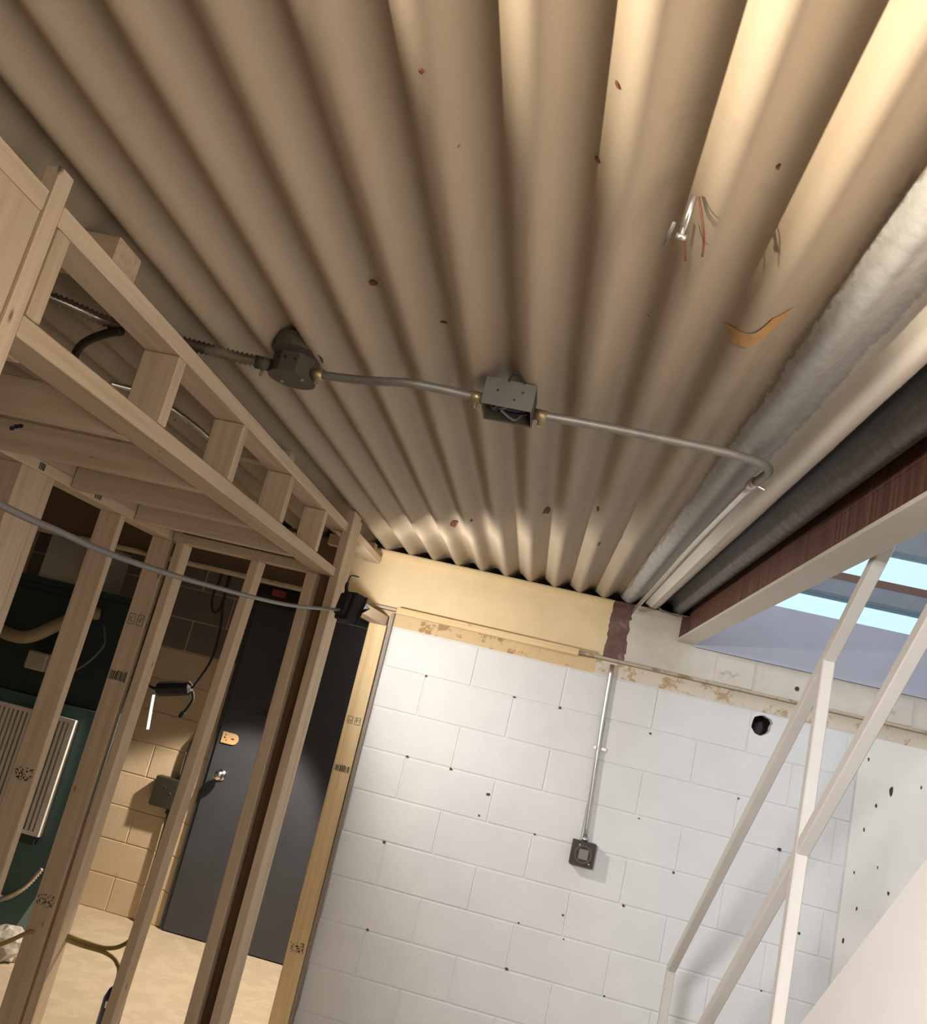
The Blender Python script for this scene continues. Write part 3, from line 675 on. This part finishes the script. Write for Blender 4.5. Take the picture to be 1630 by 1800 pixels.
tube('bracket', [(-0.845, 3.51, 0.33), (-0.862, 3.53, 0.37), (-0.87, 3.56, 0.39)], 0.008, 'black_plastic', lp, 8)
tube('hook', [(-0.87, 3.56, 0.385), (-0.878, 3.60, 0.41), (-0.885, 3.66, 0.44), (-0.862, 3.70, 0.445)], 0.003, 'black_plastic', lp, 6)
gc = tube('power_cable', [(-0.90, 0.9, 0.165), (-0.90, 1.287, 0.141), (-0.90, 1.48, 0.137), (-0.895, 1.66, 0.134), (-0.885, 2.05, 0.147), (-0.872, 2.72, 0.188), (-0.858, 3.2, 0.237), (-0.845, 3.475, 0.272)], 0.0065, 'grey_wire', None, 8)
tag(gc, 'grey power cable sagging past the studs to the black flood lamp', 'cable')

# ------------------------------------------------------------------ passage: door, boxes, hanging ballast, furnace
dr = struct(box('door_1', (-1.90, YD - 0.045, FL + 0.006), (-0.98, YD - 0.002, 0.35), 'door_paint', None, 0.002)); dr['label'] = 'dark slate metal door with a round silver knob'
bm = bmesh.new(); add_cyl(bm, (-1.814, YD - 0.045, -0.738), (-1.814, YD - 0.052, -0.738), 0.034, 20); add_cyl(bm, (-1.814, YD - 0.052, -0.738), (-1.814, YD - 0.078, -0.738), 0.014, 14)
add_tube(bm, [(-1.814, YD - 0.075, -0.738), (-1.814, YD - 0.083, -0.738), (-1.814, YD - 0.1, -0.738), (-1.814, YD - 0.113, -0.738), (-1.814, YD - 0.118, -0.738)], 0.03, 18, True, [0.018, 0.028, 0.032, 0.024, 0.008])
finish('knob', bm, 'chrome', dr, True)
bm = bmesh.new(); pts = []
for q in range(9): a = -math.pi / 2 + math.pi * q / 8; pts.append((-1.80 + 0.034 * math.cos(a), -0.513 + 0.034 * math.sin(a)))
pts += [(-1.875, -0.479), (-1.875, -0.547)]
add_prism(bm, pts, 'y', YD - 0.0455, YD - 0.052); lt = finish('latch_plate', bm, 'latch_tan', dr)
for dx, dz, ww in ((-1.855, -0.498, 0.006), (-1.86, -0.515, 0.012), (-1.845, -0.53, 0.005), (-1.812, -0.515, 0.02)):
    box('slot', (dx, YD - 0.0535, dz), (dx + ww, YD - 0.0525, dz + 0.006), 'dark_metal', lt)
bm = bmesh.new(); add_box(bm, (-1.70, YD - 0.048, -0.30), (-1.65, YD - 0.0455, -0.294)); add_box(bm, (-1.70, YD - 0.048, -0.325), (-1.65, YD - 0.0455, -0.319)); add_box(bm, (-1.65, YD - 0.048, -0.325), (-1.643, YD - 0.0455, -0.294)); finish('door_bracket', bm, 'dark_metal', dr)
bm = bmesh.new(); add_box(bm, (-1.93, YD - 0.03, FL), (-1.905, YD + 0.05, 0.40)); add_box(bm, (-1.93, YD - 0.03, 0.358), (-0.95, YD + 0.05, 0.40)); add_box(bm, (-0.975, YD - 0.03, FL), (-0.95, YD + 0.05, 0.358))
df = struct(finish('trim_3', bm, 'door_frame_paint')); df['label'] = 'dark metal frame around the slate door'
ex = empty('alarm_box', 'black box with a red panel above the dark door', 'alarm box', (-1.77, YD - 0.06, 0.40))
box('body', (-1.91, YD - 0.07, 0.405), (-1.62, YD - 0.004, 0.475), 'black_plastic', ex, 0.004)
box('red_panel', (-1.81, YD - 0.076, 0.418), (-1.72, YD - 0.071, 0.462), 'red_lens', ex)

db = empty('disconnect_box', 'flat dark metal electrical box on the tan block wall beside the door', 'electrical box', (-2.11, YD - 0.05, -1.0))
box('body', (-2.205, YD - 0.075, -1.01), (-2.03, YD - 0.003, -0.83), 'dark_metal', db, 0.006)
for dx, dz in ((-2.13, -0.885), (-2.085, -0.915)):
    bm = bmesh.new(); add_cyl(bm, (dx, YD - 0.075, dz), (dx, YD - 0.079, dz), 0.006, 8); finish('screw', bm, 'chrome', db)
tube('conduit', [(-2.06, YD - 0.035, -0.83), (-2.055, YD - 0.035, -0.6), (-1.99, YD - 0.035, -0.4), (-1.985, YD - 0.035, 0.3)], 0.014, 'dark_metal', db, 10)
tube('lower_conduit', [(-2.075, YD - 0.035, -1.01), (-2.07, YD - 0.035, -1.2), (-2.07, YD - 0.035, -1.66)], 0.012, 'dark_metal', db, 10)
bm = bmesh.new(); add_cyl(bm, (-2.06, YD - 0.035, -0.83), (-2.06, YD - 0.035, -0.80), 0.022, 12); finish('connector', bm, 'black_plastic', db); bm = bmesh.new(); add_cyl(bm, (-2.075, YD - 0.035, -1.01), (-2.075, YD - 0.035, -1.04), 0.02, 12); finish('connector', bm, 'black_plastic', db)

YB_ = 4.60
hb = empty('hanging_ballast', 'black ballast box hanging on a cord in front of the tan wall', 'ballast', (-1.89, YB_, -0.3))
bm = bmesh.new(); d1 = Vector((-1.985, YB_, -0.275)); d2 = Vector((-1.80, YB_, -0.225))
add_tube(bm, [d1, d1.lerp(d2, .06), d1.lerp(d2, .5), d1.lerp(d2, .94), d2], 0.035, 8, True, [0.022, 0.038, 0.04, 0.038, 0.022]); finish('body', bm, 'black_plastic', hb)
tube('cord', [d2, (-1.785, YB_, -0.20), (-1.74, YB_, -0.06), (-1.74, YB_, 0.10), (-1.765, YB_, 0.24), (-1.78, YB_, 0.40), (-1.78, YB_, 0.71)], 0.007, 'black_plastic', hb, 8)
tube('short_lead', [(-1.79, YB_, -0.24), (-1.775, YB_, -0.28), (-1.79, YB_, -0.33), (-1.805, YB_, -0.36)], 0.008, 'black_plastic', hb, 8)
bm = bmesh.new(); add_cyl(bm, (-1.803, YB_, -0.355), (-1.815, YB_, -0.385), 0.014, 8); finish('plug', bm, 'black_plastic', hb)
tube('left_lead', [d1, (-2.02, YB_, -0.27), (-2.05, YB_, -0.25)], 0.008, 'black_plastic', hb, 8)
wt = tube('white_strip', [(-1.972, YB_ - 0.045, -0.304), (-1.96, YB_ - 0.045, -0.395), (-1.948, YB_ - 0.045, -0.481)], 0.0075, 'glow_white', hb, 8)  # slight emission added to keep the strip bright
lo_ = tube('cord_loop', [(-1.86, 4.7, 0.71), (-1.862, 4.7, 0.40), (-1.875, 4.7, 0.28), (-1.85, 4.7, 0.20), (-1.815, 4.7, 0.22), (-1.81, 4.7, 0.40), (-1.80, 4.7, 0.71)], 0.007, 'black_plastic', None, 8)
tag(lo_, 'loop of black cord hanging under the beam flange near the dark door', 'cord')

YF = 4.73
fu = empty('furnace', 'teal furnace cabinet with a white louvered grille behind the studs', 'furnace', (-2.75, 5.0, FL))
bm = bmesh.new(); add_prism(bm, [(-3.2, FL), (-2.42, FL), (-2.30, -1.35), (-2.30, -0.48), (-3.2, -0.48)], 'y', YF, 5.05); finish('lower_cabinet', bm, 'teal', fu)
box('upper_cabinet', (-3.2, YF + 0.03, -0.478), (-2.32, 5.05, 0.13), 'teal_dark', fu, 0.004)
box('top_panel', (-3.2, YF + 0.01, 0.13), (-2.31, 5.05, 0.165), 'teal_dark', fu)
box('access_panel', (-3.05, YF + 0.015, -0.18), (-2.62, YF + 0.03, 0.09), 'teal_dark', fu, 0.003)
gl = empty('louver_grille', None, None, (-2.7, YF - 0.05, -1.18)); gl.parent = fu; gl.location = Vector((-2.7, YF - 0.05, -1.18)) + OFF - fu.location
gx0, gx1, gz0, gz1 = -3.0, -2.415, -1.165, -0.545
# frame and each vertical louvre of the grille
bm = bmesh.new()
add_box(bm, (gx0, YF - 0.04, gz0), (gx1, YF - 0.001, gz0 + 0.022)); add_box(bm, (gx0, YF - 0.04, gz1 - 0.022), (gx1, YF - 0.001, gz1)); add_box(bm, (gx1 - 0.032, YF - 0.04, gz0 + 0.022), (gx1, YF - 0.001, gz1 - 0.022)); add_box(bm, (gx0, YF - 0.04, gz0 + 0.022), (gx0 + 0.05, YF - 0.001, gz1 - 0.022))
add_box(bm, (gx0 + 0.05, YF - 0.012, gz0 + 0.022), (gx1 - 0.032, YF - 0.002, gz1 - 0.022))
finish('grille_frame', bm, 'grille_white', gl)
box('grille_back', (gx0 + 0.05, YF - 0.018, gz0 + 0.022), (gx1 - 0.032, YF - 0.013, gz1 - 0.022), 'dark_metal', gl)
sm = None; xx = gx0 + 0.06
while xx < gx1 - 0.05:
    if sm is None:
        o = box('louver_slat', (xx, YF - 0.039, gz0 + 0.023), (xx + 0.016, YF - 0.019, gz1 - 0.023), 'grille_white', gl); sm = o
    else:
        o = sm.copy(); C.objects.link(o); o.location.x = sm.location.x + (xx - gx0 - 0.06)
    xx += 0.0275
box('grille_base', (gx0, YF - 0.035, gz0 - 0.045), (gx1 - 0.015, YF - 0.001, gz0 - 0.001), 'teal_dark', fu)
bm = bmesh.new(); add_box(bm, (-2.60, YF - 0.012, -1.36), (-2.545, YF - 0.0005, -1.30), 0.003); add_cyl(bm, (-2.572, YF - 0.012, -1.325), (-2.572, YF - 0.03, -1.325), 0.014, 12); finish('valve_knob', bm, 'zinc_box', fu)
corrugated('flex_conduit', [(-2.33, YF - 0.05, -1.30), (-2.37, YF - 0.07, -1.39), (-2.43, YF - 0.07, -1.455), (-2.50, YF - 0.04, -1.50)], 0.013, 'emt', fu, 0.014, 0.28)
bm = bmesh.new(); add_cyl(bm, (-2.495, YF - 0.04, -1.495), (-2.56, YF - 0.02, -1.53), 0.02, 10); add_box(bm, (-2.66, YF - 0.05, -1.55), (-2.56, YF - 0.0005, -1.50)); finish('connector', bm, 'galv', fu)
tube('flue_hose', [(-3.1, YF - 0.06, -0.15), (-2.93, YF - 0.08, -0.185), (-2.80, YF - 0.09, -0.17), (-2.68, YF - 0.08, -0.08), (-2.58, YF - 0.03, 0.02), (-2.52, YF + 0.03, 0.04)], 0.036, 'hose_tan', fu, 14)
tube('thin_pipe', [(-2.45, YF + 0.0, -0.02), (-2.40, YF - 0.03, -0.12), (-2.46, YF - 0.04, -0.24), (-2.56, YF - 0.02, -0.32), (-2.63, YF + 0.028, -0.34)], 0.006, 'grey_wire', fu, 8)
box('gas_valve', (-2.80, YF - 0.06, -0.34), (-2.68, YF + 0.029, -0.24), 'duct_grey', fu, 0.008)
pd = empty('duct_plenum', 'pale sheet metal duct box on top of the teal furnace', 'duct', (-2.75, 5.0, 0.165))
box('duct_panel', (-2.95, YF + 0.03, 0.166), (-2.705, 5.0, 0.44), 'duct_grey', pd, 0.003)
box('duct_panel', (-2.70, YF + 0.05, 0.166), (-2.56, 5.0, 0.42), 'duct_grey', pd, 0.003)
box('seam', (-2.712, YF + 0.02, 0.166), (-2.694, YF + 0.0495, 0.44), 'duct_grey', pd)

# things on the passage floor
bo = empty('bottle', 'dark blue plastic bottle standing on the concrete floor behind the studs', 'bottle', (-1.50, 4.02, FL))
bm = bmesh.new(); add_tube(bm, [(-1.50, 4.02, FL), (-1.50, 4.02, FL + 0.01), (-1.50, 4.02, FL + 0.15), (-1.50, 4.02, FL + 0.185), (-1.50, 4.02, FL + 0.2)], 0.05, 18, True, [0.044, 0.048, 0.048, 0.036, 0.02]); finish('body', bm, 'blue_plastic', bo, True)
bm = bmesh.new(); add_cyl(bm, (-1.50, 4.02, FL + 0.2), (-1.50, 4.02, FL + 0.225), 0.022, 14, 0.018); finish('cap', bm, 'blue_plastic', bo, True)
box('white_mark', (-1.515, 3.966, FL + 0.125), (-1.50, 3.972, FL + 0.15), 'white_plastic', bo)
yc = empty('yellow_cable', 'yellowish twin cable threaded through holes in the studs near the floor', 'cable', (-1.7, 3.7, -1.25))
tube('strand', [(-1.95, 3.44, -1.33), (-1.811, 3.5, -1.272), (-1.73, 3.55, -1.216), (-1.66, 3.60, -1.205), (-1.56, 3.655, -1.232), (-1.46, 3.665, -1.235), (-1.39, 3.66, -1.20), (-1.35, 3.66, -1.13), (-1.335, 3.65, -1.05)], 0.0085, 'yellow_cable', yc, 8)
tube('strand', [(-1.66, 3.60, -1.222), (-1.56, 3.655, -1.248), (-1.46, 3.665, -1.253), (-1.40, 3.66, -1.275), (-1.375, 3.655, -1.34), (-1.37, 3.655, -1.64)], 0.0085, 'yellow_cable', yc, 8)
bm = bmesh.new(); random.seed(5)
r = bmesh.ops.create_icosphere(bm, subdivisions=3, radius=0.11)
for v in bm.verts:
    v.co *= 1 + random.uniform(-0.16, 0.16); v.co.z = max(-0.05, v.co.z * 0.75); v.co += Vector((-2.30, 4.50, FL + 0.05))
tag(finish('plastic_bag', bm, 'bag_plastic'), 'crumpled pale plastic bag on the floor by the furnace', 'bag')

# ------------------------------------------------------------------ small things on the deck
def deck_strip(pts, wid, name, mat, lift=0.0015):
    bm = bmesh.new(); L = []; K = 6
    for i, (x, y) in enumerate(pts):
        a = Vector(pts[min(i + 1, len(pts) - 1)]) - Vector(pts[max(i - 1, 0)]); nr = Vector((-a.y, a.x)).normalized() * wid / 2
        row = [(x + t * nr.x, y + t * nr.y) for t in [2 * q / K - 1 for q in range(K + 1)]]
        L.append([bm.verts.new((px, py, deck_z(px) - lift - h)) for h, seq in ((0, row), (.0008, row[::-1])) for px, py in seq])
    n_ = 2 * K + 2
    for a, b in zip(L, L[1:]):
        for q in range(n_): bm.faces.new((a[q], a[(q + 1) % n_], b[(q + 1) % n_], b[q]))
    bm.faces.new(L[0]); bm.faces.new(L[-1]); return finish(name, bm, mat)
tp = deck_strip([(p_.x, p_.y) for p_ in catmull([(0.193, 1.420, 0), (0.222, 1.388, 0), (0.243, 1.355, 0), (0.257, 1.305, 0)], 5)], 0.030, 'masking_tape', 'tape')
tag(tp, 'curled strip of brown masking tape stuck on a lit ceiling rib', 'tape')
an = empty('ceiling_anchor', 'silver anchor bolt with dangling wire ends poking from a ceiling rib', 'anchor', (0.066, 1.04, 0.69))
bm = bmesh.new(); add_cyl(bm, (0.066, 1.03, 0.716), (0.062, 1.060, 0.676), 0.0042, 10); add_cyl(bm, (0.062, 1.060, 0.676), (0.0614, 1.0645, 0.670), 0.008, 10); finish('bolt', bm, 'emt', an, True)
tube('wire', [(0.072, 1.03, 0.715), (0.085, 1.05, 0.690), (0.093, 1.075, 0.68), (0.097, 1.10, 0.672)], 0.0016, 'rust', an, 6)
tube('wire', [(0.060, 1.08, 0.705), (0.072, 1.11, 0.69), (0.078, 1.135, 0.682)], 0.0016, 'rust', an, 6)
tube('old_screw', [(0.05, 1.085, 0.708), (0.045, 1.13, 0.70)], 0.003, 'galv', an, 8, False)
for i, (x, y, sx, sy) in enumerate(((-0.475, 1.51, 0.016, 0.020), (-0.285, 0.86, 0.007, 0.007), (-0.055, 0.86, 0.006, 0.006), (-0.07, 1.02, 0.008, 0.008), (-0.345, 1.63, 0.014, 0.005), (0.16, 0.99, 0.004, 0.010))):
    bm = bmesh.new(); random.seed(20 + i); n_ = 9
    ring = [(x + sx * .5 * math.cos(2 * math.pi * q / n_) * random.uniform(.7, 1.2), y + sy * .5 * math.sin(2 * math.pi * q / n_) * random.uniform(.7, 1.2)) for q in range(n_)]
    A = [bm.verts.new((a, b, deck_z(a) - .0035)) for a, b in ring]; B = [bm.verts.new((a, b, deck_z(a) + .001)) for a, b in ring]
    bm.faces.new(A); bm.faces.new(B)
    for q in range(n_): bm.faces.new((A[q], A[(q + 1) % n_], B[(q + 1) % n_], B[q]))
    o = finish('rust_spot', bm, 'rust', deck)
for x, y, s in ((-0.49, 3.55, 0.045), (-0.10, 3.02, 0.04), (0.07, 2.78, 0.02), (-0.39, 3.30, 0.015), (0.11, 3.2, 0.02)):
    bm = bmesh.new(); n_ = 7
    ring = [(x + s * .35 * math.cos(2 * math.pi * q / n_) * random.uniform(.4, 1.2), y + s * 1.6 * math.sin(2 * math.pi * q / n_) * random.uniform(.4, 1.2)) for q in range(n_)]
    A = [bm.verts.new((a, b, deck_z(a) - .003)) for a, b in ring]; B = [bm.verts.new((a, b, deck_z(a) + .001)) for a, b in ring]
    bm.faces.new(A); bm.faces.new(B)
    for q in range(n_): bm.faces.new((A[q], A[(q + 1) % n_], B[(q + 1) % n_], B[q]))
    finish('paint_flake', bm, 'rust', deck)
# dark pits on the block joints
random.seed(9)
for x, z in ((-0.563, 0.118), (-0.106, 0.118), (0.126, 0.118), (-0.56, -0.285), (-0.335, -0.292), (-0.57, -0.70), (0.13, -0.49), (0.14, -0.893), (0.60, -0.70), (-0.55, -1.10), (0.13, -1.10), (0.36, -0.91), (0.6, -0.3), (0.58, 0.1), (-0.13, -0.365), (-0.15, -0.47), (0.335, -0.81), (1.04, -0.1), (1.27, -0.9), (1.26, -0.28), (1.4, -0.62), (0.8, -0.5), (0.59, -1.1)):
    bm = bmesh.new(); s = random.uniform(0.005, 0.012); n_ = 8
    ring = [(x + s * math.cos(2 * math.pi * q / n_) * random.uniform(.5, 1.1), z + s * .8 * math.sin(2 * math.pi * q / n_) * random.uniform(.5, 1.1)) for q in range(n_)]
    add_prism(bm, ring, 'y', YW - 0.0016, YW + 0.002); finish('joint_pit', bm, 'rust' if random.random() < .5 else 'dark_metal', wb)
for x, z, s in ((1.60, 0.22, .006), (1.66, 0.02, .008), (1.62, -0.1, .006), (1.72, 0.1, .014), (1.60, -0.3, .005), (1.63, -0.45, .006), (1.70, -0.25, .005), (1.59, -0.6, .008), (1.85, 0.15, .006), (1.76, -0.35, .007)):
    bm = bmesh.new(); n_ = 7
    ring = [(x + s * math.cos(2 * math.pi * q / n_) * random.uniform(.4, .9), z + s * 1.8 * math.sin(2 * math.pi * q / n_) * random.uniform(.5, 1.1)) for q in range(n_)]
    add_prism(bm, ring, 'y', YW - 0.0132, YW - 0.010); finish('plaster_chip', bm, 'dark_metal', pl)
